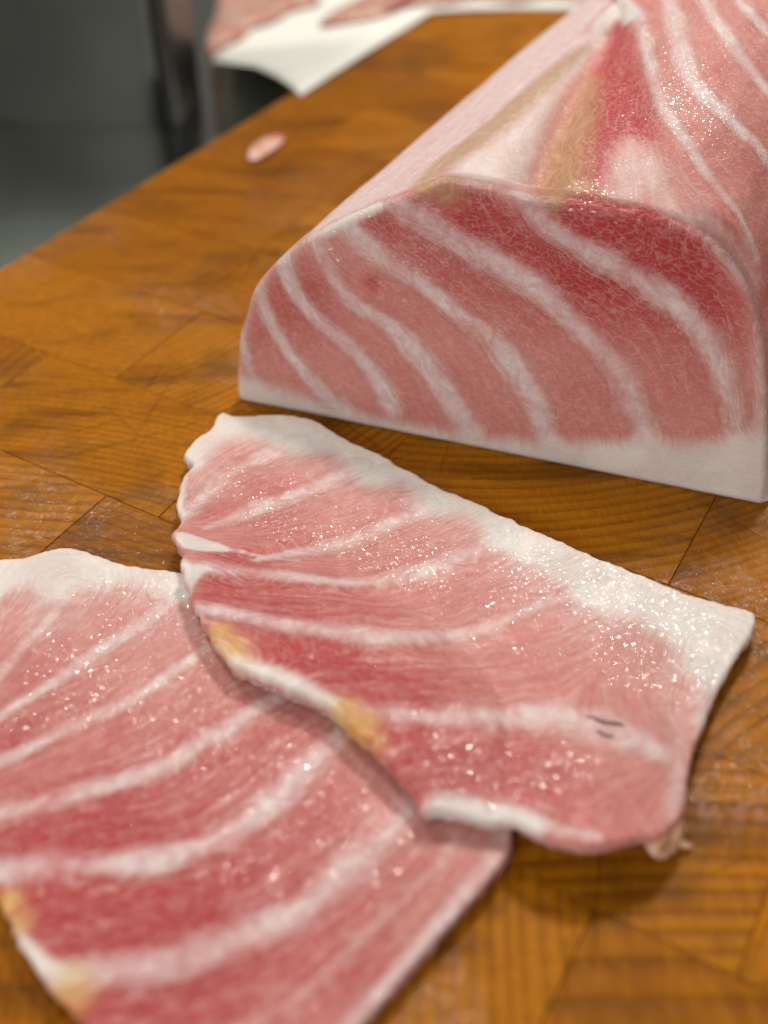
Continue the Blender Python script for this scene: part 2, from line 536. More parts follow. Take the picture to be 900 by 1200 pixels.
def slab(parent, name, outline, H, zbot, tissue, mat, spacing, round_r, relief):
    """closed slab: top follows H (top height), bottom follows zbot; outline is (x,y) array."""
    out = outline
    n = len(out)
    lo, hi = out.min(0), out.max(0)
    xs = np.arange(lo[0], hi[0], spacing)
    ys = np.arange(lo[1], hi[1], spacing * 0.866)
    gx, gy = np.meshgrid(xs, ys)
    gx = gx + (np.arange(len(ys)) % 2)[:, None] * spacing / 2
    G = np.stack([gx.ravel(), gy.ravel()], 1)
    G = G[signed(G, out) > spacing * 0.55]
    pts = [Vector(p) for p in out] + [Vector(p) for p in G]
    edges = [(i, (i + 1) % n) for i in range(n)]
    vs, _, fs, *_ = geometry.delaunay_2d_cdt(pts, edges, [], 1, 1e-7)
    V2 = np.array([tuple(v) for v in vs])
    tris = [tuple(f) for f in fs]
    if V2.shape[0] != len(pts):
        print('CDT changed count', V2.shape[0], len(pts))
    d, _, _ = seg_dist(V2, out, True)
    t = np.clip(d / round_r, 0, 1)
    drop = round_r * (1 - np.sqrt(np.clip(1 - (1 - t) ** 2, 0, 1))) * 0.8
    top = H(V2) + relief(V2) * (0.45 + 0.55 * sstep(0, 0.004, d)) - drop
    bot = zbot(V2)
    verts = [(p[0], p[1], z) for p, z in zip(V2, top)]
    faces = list(tris)
    base = len(verts)
    verts += [(p[0], p[1], z) for p, z in zip(V2, bot)]
    faces += [(c + base, b + base, a + base) for a, b, c in tris]
    # side wall with a slightly ragged bulge
    nxt, prv = np.roll(out, -1, 0), np.roll(out, 1, 0)
    tg = nxt - prv
    nr = np.stack([tg[:, 1], -tg[:, 0]], 1) / (np.linalg.norm(tg, axis=1)[:, None] + 1e-12)
    area2 = np.sum(out[:, 0] * nxt[:, 1] - nxt[:, 0] * out[:, 1])
    if area2 < 0:
        nr = -nr
    rings = []
    LV = 5
    idx0 = [None] * n
    for l in range(LV + 1):
        f = l / LV
        if l == 0:
            rings.append(list(range(n)))
        elif l == LV:
            rings.append([i + base for i in range(n)])
            q = out - nr * 0.0007
            for i in range(n):
                verts[i + base] = (q[i][0], q[i][1], verts[i + base][2])
        else:
            st = len(verts)
            w = np.array([noise.noise(Vector((p[0] * 300, p[1] * 300, f * 4))) + 0.8 * noise.noise(Vector((p[0] * 700, p[1] * 700, f * 1.5 + 9))) for p in out])
            uc = np.array([0.0007 + 0.0006 * noise.noise(Vector((p[0] * 70, p[1] * 70, 5.5))) for p in out])
            off = 0.0004 * math.sin(math.pi * min(1, f * 1.6)) - uc * f ** 1.5 + 0.00055 * w * min(1, f * 3)
            q = out + nr * off[:, None]
            z = top[:n] * (1 - f) + bot[:n] * f
            verts += [(a[0], a[1], zz) for a, zz in zip(q, z)]
            rings.append(list(range(st, st + n)))
    for l in range(LV):
        for i in range(n):
            j = (i + 1) % n
            a, b, c, e = rings[l][i], rings[l][j], rings[l + 1][j], rings[l + 1][i]
            faces.append((a, e, c, b) if area2 > 0 else (a, b, c, e))
    o = mesh_obj(name, verts, faces, mat, parent)
    bm = bmesh.new(); bm.from_mesh(o.data)
    bmesh.ops.recalc_face_normals(bm, faces=bm.faces)
    bm.to_mesh(o.data); bm.free()
    t_, f_ = tissue.eval(np.vstack([V2, out]))
    nv = len(V2)
    k_ = LV - 1
    t_ = np.vstack([t_[:nv], t_[:nv]] + [t_[nv:]] * k_)
    f_ = np.vstack([f_[:nv], f_[:nv]] + [f_[nv:]] * k_)
    for l in range(k_):                            # below the cut edge the wall is thin, pinkish tissue
        q_ = slice(2 * nv + l * n, 2 * nv + (l + 1) * n)
        t_[q_, 1] *= 0.62 - 0.12 * l
        t_[q_, 0] = np.maximum(t_[q_, 0], 0.42)
    fattr(o.data, 'tissue', t_)
    fattr(o.data, 'flow', f_)
    m_ = tissue.moist(np.vstack([V2, out]))
    scalar(o.data, 'moist', np.concatenate([m_[:nv], m_[:nv]] + [m_[nv:]] * k_))
    bvh = BVHTree.FromPolygons([tuple(v) for v in verts], [tuple(p.vertices) for p in o.data.polygons])
    return o, bvh

def ribbon(parent, name, line3, hw, bvh, mat, tissue, dim, lift=0.00010, depth=0.0006, across=14, step=0.0009, keep=None):
    """a lens-shaped band lying in the surface: line3 (N,3) on the surface, hw (N,)."""
    L = np.concatenate([[0], np.cumsum(np.linalg.norm(np.diff(line3, axis=0), axis=1))])
    m = max(6, int(L[-1] / step))
    s = np.linspace(0, L[-1], m)
    C = np.stack([np.interp(s, L, line3[:, k]) for k in range(3)], 1)
    h = np.interp(s, L, hw)
    e = np.minimum(s, L[-1] - s)
    h = h * np.clip(np.sqrt(np.clip(e / (h * 1.5 + 1e-6), 0.01, 1)), 0, 1)
    T = np.gradient(C, axis=0)
    verts, top, low = [], [], []
    rows_ = []
    for i in range(m):
        _, nn, _, _ = bvh.find_nearest(Vector(C[i]))
        nn = Vector(nn)
        side = Vector(T[i]).cross(nn)
        if side.length < 1e-9:
            side = Vector((1, 0, 0))
        side.normalize()
        en = min(1.0, e[i] / min(0.006, L[-1] * 0.25))
        r = []
        for a in range(across + 1):
            q = a / across * 2 - 1
            p = Vector(C[i]) + side * (q * h[i])
            loc, nr, _, _ = bvh.find_nearest(p)
            prof = (lift * (1 - q * q) * en - 0.00006 * (q * q) ** 2 - 0.00008 * (1 - en))
            r.append((loc + Vector(nr) * prof, loc - Vector(nr) * depth))
        rows_.append(r)
    idx = {}
    for i in range(m):
        for a in range(across + 1):
            idx[(0, i, a)] = len(verts); verts.append(rows_[i][a][0])
    for i in range(m):
        for a in range(across + 1):
            idx[(1, i, a)] = len(verts); verts.append(rows_[i][a][1])
    faces = []
    for i in range(m - 1):
        for a in range(across):
            faces.append((idx[0, i, a], idx[0, i, a + 1], idx[0, i + 1, a + 1], idx[0, i + 1, a]))
            faces.append((idx[1, i, a + 1], idx[1, i, a], idx[1, i + 1, a], idx[1, i + 1, a + 1]))
        for a, fl in ((0, 1), (across, 0)):
            f = (idx[0, i, a], idx[0, i + 1, a], idx[1, i + 1, a], idx[1, i, a])
            faces.append(f if fl else f[::-1])
    for i, fl in ((0, 0), (m - 1, 1)):
        for a in range(across):
            f = (idx[0, i, a], idx[0, i, a + 1], idx[1, i, a + 1], idx[1, i, a])
            faces.append(f[::-1] if fl == 0 else f)
    o = mesh_obj(name, verts, faces, mat, parent)
    bm = bmesh.new(); bm.from_mesh(o.data)
    bmesh.ops.recalc_face_normals(bm, faces=bm.faces)
    bm.to_mesh(o.data); bm.free()
    if tissue:
        paint(o, tissue, dim)
    return o

def lift3(b, bvh, zt=0.2):
    out = []
    for p in b:
        hit = bvh.ray_cast(Vector((p[0], p[1], zt)), Vector((0, 0, -1)))
        if hit[0] is None:
            hit = bvh.find_nearest(Vector((p[0], p[1], 0.006)))
        out.append(tuple(hit[0]))
    return np.array(out)

# ------------------------------------------------------------------ water
def water_material():
    k = NT('moisture')
    t = k.n('ShaderNodeBsdfTransparent')
    g = k.n('ShaderNodeBsdfGlossy')
    g.inputs['Roughness'].default_value = 0.06
    mx = k.n('ShaderNodeMixShader')
    mx.inputs[0].default_value = 0.055
    k.t.links.new(t.outputs[0], mx.inputs[1])
    k.t.links.new(g.outputs[0], mx.inputs[2])
    k.t.links.new(mx.outputs[0], k.t.nodes['Material Output'].inputs['Surface'])
    return k.m
M_WATER = water_material()

ICO_V, ICO_F = None, None
def _ico():
    global ICO_V, ICO_F
    bm = bmesh.new()
    bmesh.ops.create_icosphere(bm, subdivisions=2, radius=1)
    ICO_V = np.array([tuple(v.co) for v in bm.verts])
    ICO_F = [tuple(v.index for v in f.verts) for f in bm.faces]
    bm.free()
_ico()

def droplets(parent, name, spots, bvh):
    """spots: list of (x, y, radius[, z above])"""
    verts, faces = [], []
    for (p, r) in spots:
        loc, nr, _, _ = bvh.find_nearest(p)
        if loc is None:
            continue
        nr = Vector(nr)
        q = nr.to_track_quat('Z', 'Y').to_matrix()
        e = random.uniform(0.8, 1.6); fl = random.uniform(0.12, 0.28)
        an = random.uniform(0, 6.28)
        ca, sa = math.cos(an), math.sin(an)
        b = len(verts)
        for v in ICO_V:
            x, y = v[0] * r * e, v[1] * r
            w = q @ Vector((x * ca - y * sa, x * sa + y * ca, v[2] * r * fl))
            verts.append(loc + w)
        faces += [tuple(i + b for i in f) for f in ICO_F]
    o = mesh_obj(name, verts, faces, M_WATER, parent)
    o['kind'] = 'stuff'
    return o

def zone(bvh, H, cx, cy, sx, sy, n, rot=0.0, rmin=0.00012, rmax=0.0005):
    """droplets scattered round a spot of the surface"""
    out = []
    c, s = math.cos(rot), math.sin(rot)
    for _ in range(int(n * 0.55)):
        a, b = random.gauss(0, 1) * sx, random.gauss(0, 1) * sy
        p = on_field(cx + a * c - b * s, cy + a * s + b * c, H)
        r = rmin + (rmax - rmin) * random.random() ** 3.2
        out.append((p, r))
    return out

# ------------------------------------------------------------------ left slice (lies on the board)
T2 = 0.0056
H2 = lambda P: np.full(len(P), T2)
out2_px = [(-40, 664), (0, 657), (28, 656), (55, 648), (80, 644), (104, 650), (132, 660), (165, 667), (205, 672), (260, 684), (330, 708),
           (410, 752), (490, 815), (550, 880), (588, 940), (600, 978), (592, 1006), (560, 1048), (520, 1092), (478, 1140), (428, 1198),
           (370, 1260), (290, 1310), (210, 1310), (150, 1258), (112, 1215), (84, 1182), (62, 1163), (56, 1148), (44, 1132), (22, 1098), (2, 1062),
           (-30, 1010), (-75, 940), (-110, 850), (-112, 750), (-80, 690)]
out2 = smooth([(a.x, a.y, 0) for a in (at(p[0], p[1], T2 - 0.001) for p in out2_px)], 0.0010, True)[:, :2]
jit = np.array([noise.noise(Vector((p[0] * 160, p[1] * 160, 4.2))) for p in out2])
jit += 0.7 * np.array([noise.noise(Vector((p[0] * 520, p[1] * 520, 1.1))) for p in out2])
out2 = out2 + 0.00055 * jit[:, None] * np.array([[0.7, 0.7]])

b2 = [
    band_xy([(-70, 850, 7), (-20, 810, 9), (0, 792, 9), (29, 754, 9), (58, 725, 8), (84, 694, 7)], H2, 8, 0.95),
    band_xy([(-60, 880, 8), (17, 829, 9), (58, 803, 10), (101, 772, 10), (139, 748, 11), (173, 725, 12), (212, 704, 12), (250, 690, 12)], H2, 10, 0.95),
    band_xy([(-50, 920, 7), (0, 893, 8), (43, 873, 9), (95, 846, 10), (139, 829, 9), (173, 808, 8), (202, 786, 9), (240, 762, 10), (300, 735, 10)], H2, 9, 0.85),
    band_xy([(-60, 970, 13.0), (0, 953, 14.2), (48, 944, 13.0), (97, 927, 11.8), (155, 912, 11.8), (208, 890, 10.6), (242, 866, 10.6), (275, 848, 10.6), (330, 815, 10.6), (390, 780, 10.6)], H2, 10, 0.9),
    band_xy([(-40, 1030, 14.2), (0, 1023, 16.5), (58, 1017, 15.3), (121, 1014, 15.3), (184, 1006, 16.5), (232, 992, 16.5), (280, 968, 17.7), (329, 934, 17.7), (357, 905, 16.5), (385, 875, 14.2), (440, 830, 13.0)], H2, 13, 0.98),
    band_xy([(48, 1147, 16.5), (85, 1143, 16.5), (121, 1139, 17.7), (203, 1127, 17.7), (270, 1103, 17.7), (329, 1079, 17.7), (377, 1045, 17.7), (410, 1018, 18.9), (440, 992, 20.1), (468, 962, 18.9), (500, 925, 14.2), (520, 890, 10.6)], H2, 14, 1.0),
    band_xy([(130, 1235, 12), (220, 1225, 12), (300, 1195, 10), (370, 1150, 8), (430, 1095, 7), (480, 1045, 7), (530, 990, 8), (560, 940, 9)], H2, 8, 0.45),
    band_xy([(300, 1290, 13), (380, 1238, 13), (428, 1188, 12), (470, 1138, 12), (515, 1082, 12), (552, 1040, 12), (582, 1002, 12), (590, 970, 12), (575, 935, 14)], H2, 13, 0.85),
]
def C2(px, py, H): 
    q = on_field(px, py, H); return (q.x, q.y)
rim2 = [
    (poly_xy([(-120, 600), (0, 630), (110, 620), (260, 650), (420, 720), (620, 940), (560, 905), (470, 820), (370, 752), (260, 706), (205, 704), (165, 688), (130, 688), (98, 690), (75, 706), (60, 712), (48, 692), (20, 690), (-20, 712), (-90, 760)], H2), 0.0064, 1.0),
    (poly_xy([(-16, 1045), (2, 1066), (28, 1092), (62, 1125), (90, 1138), (96, 1150), (70, 1160), (40, 1150), (0, 1110)], H2), 0.0022, 0.95),
]
tis2 = Tissue(b2, rim2,
    deeps=[(C2(x, y, H2), r * PX, a) for x, y, r, a in [(60, 1045, 70, .65), (150, 1060, 90, .3), (15, 985, 55, .6), (45, 780, 45, .3), (20, 870, 40, .45), (200, 1170, 130, .35), (100, 1180, 50, .3), (130, 960, 60, .2), (340, 860, 60, .15), (300, 980, 110, .25), (150, 860, 90, .2), (330, 1120, 130, .3), (250, 880, 60, .2), (200, 1090, 60, .25)]],
    tans=[(C2(x, y, H2), r * PX, a) for x, y, r, a in [(8, 1058, 17, 1.0), (22, 1080, 16, .8), (80, 1162, 26, .85), (62, 1150, 14, .6)]])
tis2.wets = [(C2(x, y, H2), r * PX) for x, y, r in [(170, 720, 60), (100, 790, 60), (190, 810, 65), (230, 760, 50), (60, 830, 50), (320, 915, 50), (420, 990, 50), (220, 870, 50), (120, 690, 30), (300, 1010, 60)]]
LEFT = empty('tuna_slice', tuple(at(250, 950, 0)), 'pink tuna slice lying partly beneath the other, running off the photo at lower left', 'fish slice', 'tuna slices cut from the block')
def relief2(P):
    return 0.00045 * nz(P, 55, 1.3) + 0.0002 * nz(P, 190, 7.7)
flesh2, bvh2 = slab(LEFT, 'flesh', out2, H2, lambda P: np.full(len(P), 0.0003), tis2, M_SLICE, 0.00065, 0.0007, relief2)

# ------------------------------------------------------------------ upper slice (its near left half rests on the left one)
T1 = 0.0058
SD2 = SDGrid(out2)
def base1(P):
    s = SD2(P)
    l = (T2 + 0.0006) * sstep(-0.020, 0.002, s)
    c = np.array([[0.038, 0.118]])
    l = np.maximum(l, 0.0085 * np.exp(-np.sum(((P - c) / 0.030) ** 2, 1)))
    return l + 0.0003
def H1(P):
    thin = np.exp(-np.sum(((P - np.array([[0.038, 0.121]])) / np.array([[0.026, 0.012]])) ** 2, 1))
    return base1(P) + T1 - 0.0026 * thin
out1_px = [(258, 486), (280, 489), (312, 488), (345, 489), (375, 498), (405, 516), (438, 531), (470, 549), (520, 574), (570, 597), (622, 621),
           (680, 647), (740, 671), (800, 696), (850, 711), (876, 716), (885, 724), (880, 744), (859, 777), (836, 819), (820, 862), (811, 880),
           (805, 915), (802, 942), (794, 962), (772, 980), (742, 984), (715, 990), (688, 993), (655, 988), (626, 978), (600, 964),
           (572, 966), (543, 957), (515, 950), (499, 953), (488, 934), (470, 912), (450, 888), (428, 866), (404, 846), (384, 828), (352, 812), (322, 800),
           (296, 789), (272, 778), (254, 757), (240, 734), (227, 706), (218, 680), (213, 662), (216, 648), (209, 638), (201, 628), (214, 613), (208, 598), (210, 578), (216, 560), (226, 546),
           (217, 533), (231, 515), (247, 505)]
out1 = smooth([(a.x, a.y, 0) for a in (on_field(p[0], p[1], lambda P: H1(P) - 0.0008) for p in out1_px)], 0.0010, True)[:, :2]
jit = np.array([noise.noise(Vector((p[0] * 210, p[1] * 210, 9.1))) for p in out1])
jit += 0.8 * np.array([noise.noise(Vector((p[0] * 520, p[1] * 520, 3.1))) for p in out1])
out1 = out1 + 0.00060 * jit[:, None] * np.array([[0.7, 0.7]])
b1 = [
    band_xy([(212, 604, 14.4), (235, 586, 14.4), (265, 559, 14.4), (300, 540, 15.6), (338, 524, 16.8), (372, 510, 18.0)], H1, 9, 0.95),
    band_xy([(240, 618, 6.0), (258, 612, 10.8), (292, 600, 15.6), (330, 587, 15.6), (370, 570, 14.4), (410, 551, 16.8), (445, 538, 19.2)], H1, 9, 0.95),
    band_xy([(300, 655, 4.8), (340, 649, 9.6), (372, 643, 14.4), (405, 636, 16.8), (445, 620, 15.6), (485, 601, 14.4), (525, 582, 16.8)], H1, 9, 0.85),
    band_xy([(206, 628, 6), (222, 632, 9), (250, 639, 8), (275, 645, 6), (310, 652, 4), (350, 658, 3)], H1, 7, 0.85),
    band_xy([(213, 660, 10.8), (250, 666, 13.2), (305, 671, 13.2), (350, 677, 10.8), (392, 682, 9.6), (435, 681, 10.8), (482, 673, 14.4), (530, 656, 14.4), (580, 636, 15.6), (615, 622, 16.8)], H1, 8, 0.92),
    band_xy([(228, 711, 8), (260, 717, 11), (310, 726, 12), (360, 734, 12), (412, 743, 13), (465, 748, 14), (520, 746, 13), (566, 737, 11), (611, 719, 10), (650, 703, 12), (700, 692, 16)], H1, 9, 0.98),
    band_xy([(388, 832, 12), (430, 835, 14), (480, 838, 17), (530, 839, 17), (605, 837, 18), (655, 840, 24), (700, 852, 31), (735, 866, 28), (775, 884, 18)], H1, 14, 0.95),
    band_xy([(480, 960, 8), (515, 948, 12), (545, 950, 14), (585, 955, 14), (622, 962, 12), (650, 972, 8), (700, 980, 6)], H1, 12, 0.75),
    band_xy([(826, 760, 10), (818, 800, 13), (806, 840, 15), (798, 880, 14), (794, 920, 12), (786, 955, 9)], H1, 12, 0.6),
]
rim1 = [
    (poly_xy([(200, 540), (225, 480), (300, 455), (420, 480), (600, 570), (760, 650), (930, 700), (900, 790), (820, 850), (826, 810), (800, 790), (785, 752), (740, 726), (690, 716), (664, 684), (610, 660), (570, 632), (555, 608), (500, 596), (478, 566), (430, 566), (392, 534), (345, 530), (318, 516), (285, 512), (262, 516), (245, 528), (225, 550)], H1), 0.0068, 1.0),
    (poly_xy([(236, 735), (258, 750), (290, 768), (330, 782), (372, 803), (400, 822), (392, 850), (330, 820), (270, 795), (240, 765)], H1), 0.0032, .95),
    (poly_xy([(500, 938), (530, 930), (570, 938), (620, 950), (640, 966), (620, 985), (560, 985), (500, 965)], H1), 0.0034, 0.85),
    (poly_xy([(206, 624), (230, 628), (262, 638), (270, 646), (240, 646), (212, 640)], H1), 0.0012, 0.9),
    (poly_xy([(206, 652), (226, 662), (250, 664), (236, 676), (224, 700), (240, 722), (225, 728), (205, 690)], H1), 0.0014, 0.85),
    (poly_xy([(205, 560), (222, 520), (240, 535), (222, 552), (218, 580), (212, 618), (198, 610)], H1), 0.0016, 0.7),
]
tis1 = Tissue(b1, rim1,
    deeps=[(C2(x, y, H1), r * PX, a) for x, y, r, a in [(260, 652, 30, .55), (300, 655, 30, .3), (240, 692, 28, .5), (285, 700, 55, .5), (360, 705, 60, .25), (330, 768, 60, .5), (400, 790, 75, .45), (480, 800, 70, .3), (470, 880, 55, .5), (550, 890, 80, .42), (640, 905, 60, .25), (250, 600, 30, .3), (300, 580, 45, .25), (320, 632, 50, .25), (420, 775, 40, .15)]],
    tans=[(C2(x, y, H1), r * PX, a) for x, y, r, a in [(257, 742, 18, 1.0), (272, 757, 22, .9), (290, 770, 14, .6), (405, 835, 20, 1.0), (424, 850, 22, 1.0), (440, 872, 18, .7)]])
tis1.wets = [(C2(x, y, H1), r * PX) for x, y, r in [(500, 655, 48), (400, 632, 48), (310, 605, 50), (620, 680, 60), (700, 690, 60), (790, 730, 60), (740, 770, 55), (790, 800, 40), (560, 900, 60), (545, 955, 30), (290, 560, 35), (660, 900, 40)]]
UPPER = empty('tuna_slice', tuple(at(540, 740, 0)), 'whole pink tuna slice lying on top, with a small dark slit near its right end', 'fish slice', 'tuna slices cut from the block')
def relief1(P):
    return 0.00075 * nz(P, 60, 3.1) + 0.00022 * nz(P, 200, 5.7)
flesh1, bvh1 = slab(UPPER, 'flesh', out1, H1, base1, tis1, M_SLICE, 0.00065, 0.0007, relief1)

for parent, bands, bvh, tis in ((LEFT, b2, bvh2, tis2), (UPPER, b1, bvh1, tis1)):
    for b in bands:
        L3 = lift3(b, bvh)
        ribbon(parent, 'fat_band', L3, b[:, 2] * 1.35, bvh, M_SLICE, tis, 2)

# dark slit and the torn shred of the upper slice
def dark_material():
    k = NT('dark_vessel')
    n = k.noise(k.pos(), 900, 2)
    k.set(Base_Color=k.mix(n, (0.045, 0.012, 0.012), (0.19, 0.055, 0.05)), Roughness=0.35)
    return k.m
M_DARK = dark_material()
for pts, w in (([(681, 839, 2.2), (687, 841, 3.8), (693, 842, 2.0), (699, 843, 2.0), (705, 847, 4.2), (713, 849, 3.4), (722, 850, 3.0), (737, 853, 2.0)], 2), ([(697, 855, 1.4), (704, 860, 2.2), (712, 865, 2.2), (722, 863, 1.2)], 1)):
    b = band_xy(pts, H1, w)
    ribbon(UPPER, 'blood_vessel', lift3(b, bvh1), b[:, 2], bvh1, M_DARK, None, 2, lift=0.00040, depth=0.0004, across=6, step=0.0004)

def tube(name, pts, radii, mat, parent=None, seg=8):
    P = smooth([tuple(p) + (r,) for p, r in zip(pts, radii)], 0.0008)
    verts, faces = [], []
    T = np.gradient(P[:, :3], axis=0)
    for i, p in enumerate(P):
        t = Vector(T[i]).normalized()
        a = t.cross(Vector((0, 0, 1))).normalized(); b = a.cross(t)
        for k in range(seg):
            an = 2 * math.pi * k / seg
            w = 1 + 0.25 * noise.noise(Vector((i * .5, k * 1.3, 2)))
            verts.append(Vector(p[:3]) + (a * math.cos(an) + b * math.sin(an) * 0.7) * p[3] * w)
    m = len(P)
    for i in range(m - 1):
        for k in range(seg):
            faces.append((i * seg + k, i * seg + (k + 1) % seg, (i + 1) * seg + (k + 1) % seg, (i + 1) * seg + k))
    faces.append(tuple(range(seg))[::-1]); faces.append(tuple((m - 1) * seg + k for k in range(seg)))
    return mesh_obj(name, verts, faces, mat, parent)

def shred_material():
    k = NT('torn_membrane')
    n = k.noise(k.pos(), 500, 3)
    k.set(Base_Color=k.mix(k.rng(n, .35, .65), (0.62, 0.30, 0.15), (0.74, 0.52, 0.34)), Roughness=0.4, Coat_Weight=0.6, Coat_Roughness=0.1, Normal=k.bump(n, 0.5, 0.001))
    return k.m
M_SHRED = shred_material()
tube('torn_shred', [at(772, 966, .0075), at(768, 984, .005), at(771, 996, .0022), at(782, 992, .0018), at(792, 984, .002), at(800, 989, .0012), at(812, 992, .0008)],
     [.0022, .0026, .0022, .0018, .0014, .0010, .0005], M_SHRED, UPPER)
tube('torn_shred', [at(792, 952, .008), at(789, 968, .006), at(785, 984, .003)], [.0012, .0022, .0016], M_SHRED, UPPER)

# moisture
sp = []
for a in [(500, 655, 40, 14, 90, -.35), (400, 632, 40, 12, 110, -.3), (300, 600, 45, 14, 60, -.5), (640, 690, 60, 22, 110, .35), (760, 715, 60, 22, 120, .4), (720, 770, 40, 25, 40, .6), (780, 800, 22, 40, 50, .2), (560, 900, 60, 22, 70, 0), (560, 950, 45, 10, 22, .2), (400, 590, 70, 40, 70, 0), (520, 780, 140, 60, 60, 0), (300, 520, 30, 20, 16, 0), (830, 760, 25, 20, 35, 0)]:
    sp += zone(bvh1, H1, *a)
droplets(UPPER, 'moisture_droplets', sp, bvh1)
sp = []
for a in [(170, 720, 60, 25, 90, -.5), (60, 800, 50, 18, 70, -.6), (140, 790, 60, 30, 120, -.5), (200, 740, 30, 25, 50, -.5), (220, 830, 70, 40, 150, -.4), (120, 900, 70, 40, 90, -.3), (320, 920, 60, 35, 80, -.5), (420, 990, 50, 30, 40, -.6), (200, 1040, 130, 60, 90, 0), (100, 680, 50, 14, 25, 0)]:
    sp += zone(bvh2, H2, *a)
droplets(LEFT, 'moisture_droplets', sp, bvh2)

class FlatBoard:
    def find_nearest(s, p):
        return Vector((p[0], p[1], 0.00012)), Vector((0, 0, 1)), 0, 0
sp = []
Z0 = lambda P: np.zeros(len(P))
for a in [(60, 600, 55, 16, 80, .2), (140, 630, 40, 12, 80, .5), (190, 650, 18, 9, 30, .3), (838, 678, 16, 9, 22, .3), (660, 1036, 25, 12, 8, 0), (430, 510, 30, 5, 12, .3)]:
    sp += zone(None, Z0, *a, rmin=0.00015, rmax=0.0007)
droplets(board, 'moisture_droplets', [(p, r) for p, r in sp if SD2(np.array([[p.x, p.y]]))[0] < -0.001], FlatBoard())

# ------------------------------------------------------------------ tuna block
BL, BR = at(278, 474, 0), at(893, 598, 0)
edge = (BR - BL).normalized()
nrm = Vector((edge.y, -edge.x, 0))
if nrm.y > 0:
    nrm = -nrm
TILT = math.radians(13)
FN = (nrm * math.cos(TILT) + Vector((0, 0, 1)) * math.sin(TILT)).normalized()   # outward normal of the cut face
FU = edge.copy()
FVv = FN.cross(FU).normalized()
if FVv.z < 0:
    FVv = -FVv
def face_pt(px, py):
    return on_plane(px, py, BL, FN)
def uv(p):
    d = p - BL
    return (d.dot(FU), d.dot(FVv))
E = Vector((0.5, 0.866, 0)).normalized()
FB_bot = [(279, 473), (310, 481), (345, 488), (400, 503), (460, 518), (520, 536), (580, 549), (640, 558), (700, 568), (760, 579), (830, 590), (888, 597)]
FB_top = [(897, 588), (899, 545), (899, 500), (898, 450), (893, 395), (880, 345), (856, 302), (826, 276), (784, 257), (722, 243), (664, 234), (628, 231), (590, 222), (552, 213), (520, 210),
          (480, 224), (432, 243), (386, 265), (348, 286), (318, 312), (296, 340), (286, 372), (278, 400), (277, 430), (275, 455)]
BP = 0.000235
face_out = smooth([(u_, v_, 0) for u_, v_ in (uv(face_pt(*p)) for p in FB_bot + FB_top)], 0.0010, True)[:, :2]
jit = np.array([noise.noise(Vector((p[0] * 200, p[1] * 200, 2.1))) for p in face_out])
face_out = face_out + 0.0004 * jit[:, None] * np.array([[0.7, 0.7]])
face_out[:, 1] = np.maximum(face_out[:, 1], 0.0)
BLOCK = empty('tuna_block', tuple(at(600, 540, 0) + E * 0.1), 'thick block of marbled tuna standing on the board behind the slices', 'fish block')

# body: the cut face plus flanks running back along the board
def rise(u_):
    r = uv(face_pt(520, 210))[0]
    return 0.10 + 0.20 * float(sstep(0.0, 0.05, np.array([u_ - r]))[0])
bn = len(face_out)
fo = face_out
ctr = fo.mean(0)
def fpos(u_, v_, t):
    p = BL + FU * u_ + FVv * v_
    hfrac = max(0.0, min(1.0, v_ / 0.085))
    g = rise(u_) * t * sstep(0.15, 1.0, np.array([hfrac]))[0] * math.exp(-max(0, t - 0.12) * 3)
    taper = 1 - 0.25 * max(0, t - 0.22) / 0.12
    q = p + E * t
    q.z = (p.z + g) * (taper if t > 0.22 else 1)
    return q
d_lo, d_hi = fo.min(0), fo.max(0)
spc = 0.0009
gx, gy = np.meshgrid(np.arange(d_lo[0], d_hi[0], spc), np.arange(d_lo[1], d_hi[1], spc * .866))
gx = gx + (np.arange(gx.shape[0]) % 2)[:, None] * spc / 2
G = np.stack([gx.ravel(), gy.ravel()], 1)
G = G[signed(G, fo) > spc * 0.55]
vs, _, fs, *_ = geometry.delaunay_2d_cdt([Vector(p) for p in fo] + [Vector(p) for p in G], [(i, (i + 1) % bn) for i in range(bn)], [], 1, 1e-7)
V2 = np.array([tuple(v) for v in vs])
dE, _, _ = seg_dist(V2, fo, True)
rr = 0.0026
tt = np.clip(dE / rr, 0, 1)
back = rr * (1 - np.sqrt(np.clip(1 - (1 - tt) ** 2, 0, 1))) * 0.75 + np.clip(0.014 - V2[:, 1], 0, 1) ** 2 * 9
bul = (0.0005 * nz(V2, 50, 2.2) + 0.00022 * nz(V2, 170, 8.8)) * sstep(0, .004, dE)
verts = []
for (u_, v_), bk, bb in zip(V2, back, bul):
    verts.append(BL + FU * u_ + FVv * v_ + FN * (bb - bk))
faces = [tuple(f) for f in fs]
prev = list(range(bn))
LT = 0.34
tsteps = np.concatenate([np.linspace(0.0036, 0.15, 108), np.linspace(0.155, LT, 40)])
wall_start = len(verts)
for t in tsteps:
    st = len(verts)
    for i in range(bn):
        u_, v_ = fo[i]
        q = fpos(u_, v_, t)
        if v_ > 0.004:
            w = 0.0007 * noise.noise(Vector((q.x * 45, q.y * 45, q.z * 45 + 3))) + 0.00025 * noise.noise(Vector((q.x * 180, q.y * 180, q.z * 180)))
            q.z += w * 1.2; q.x += w * 0.4
        verts.append(q)
    cur = list(range(st, st + bn))
    for i in range(bn):
        j = (i + 1) % bn
        faces.append((prev[i], prev[j], cur[j], cur[i]))
    prev = cur
cc = len(verts)
m_ = Vector((0, 0, 0))
for i in prev:
    m_ += verts[i]
verts.append(m_ / bn)
for i in range(bn):
    faces.append((prev[i], prev[(i + 1) % bn], cc))
for v in verts:
    if v.z < 0.0003:
        v.z = 0.0003
_pre = BVHTree.FromPolygons([tuple(v) for v in verts], faces)
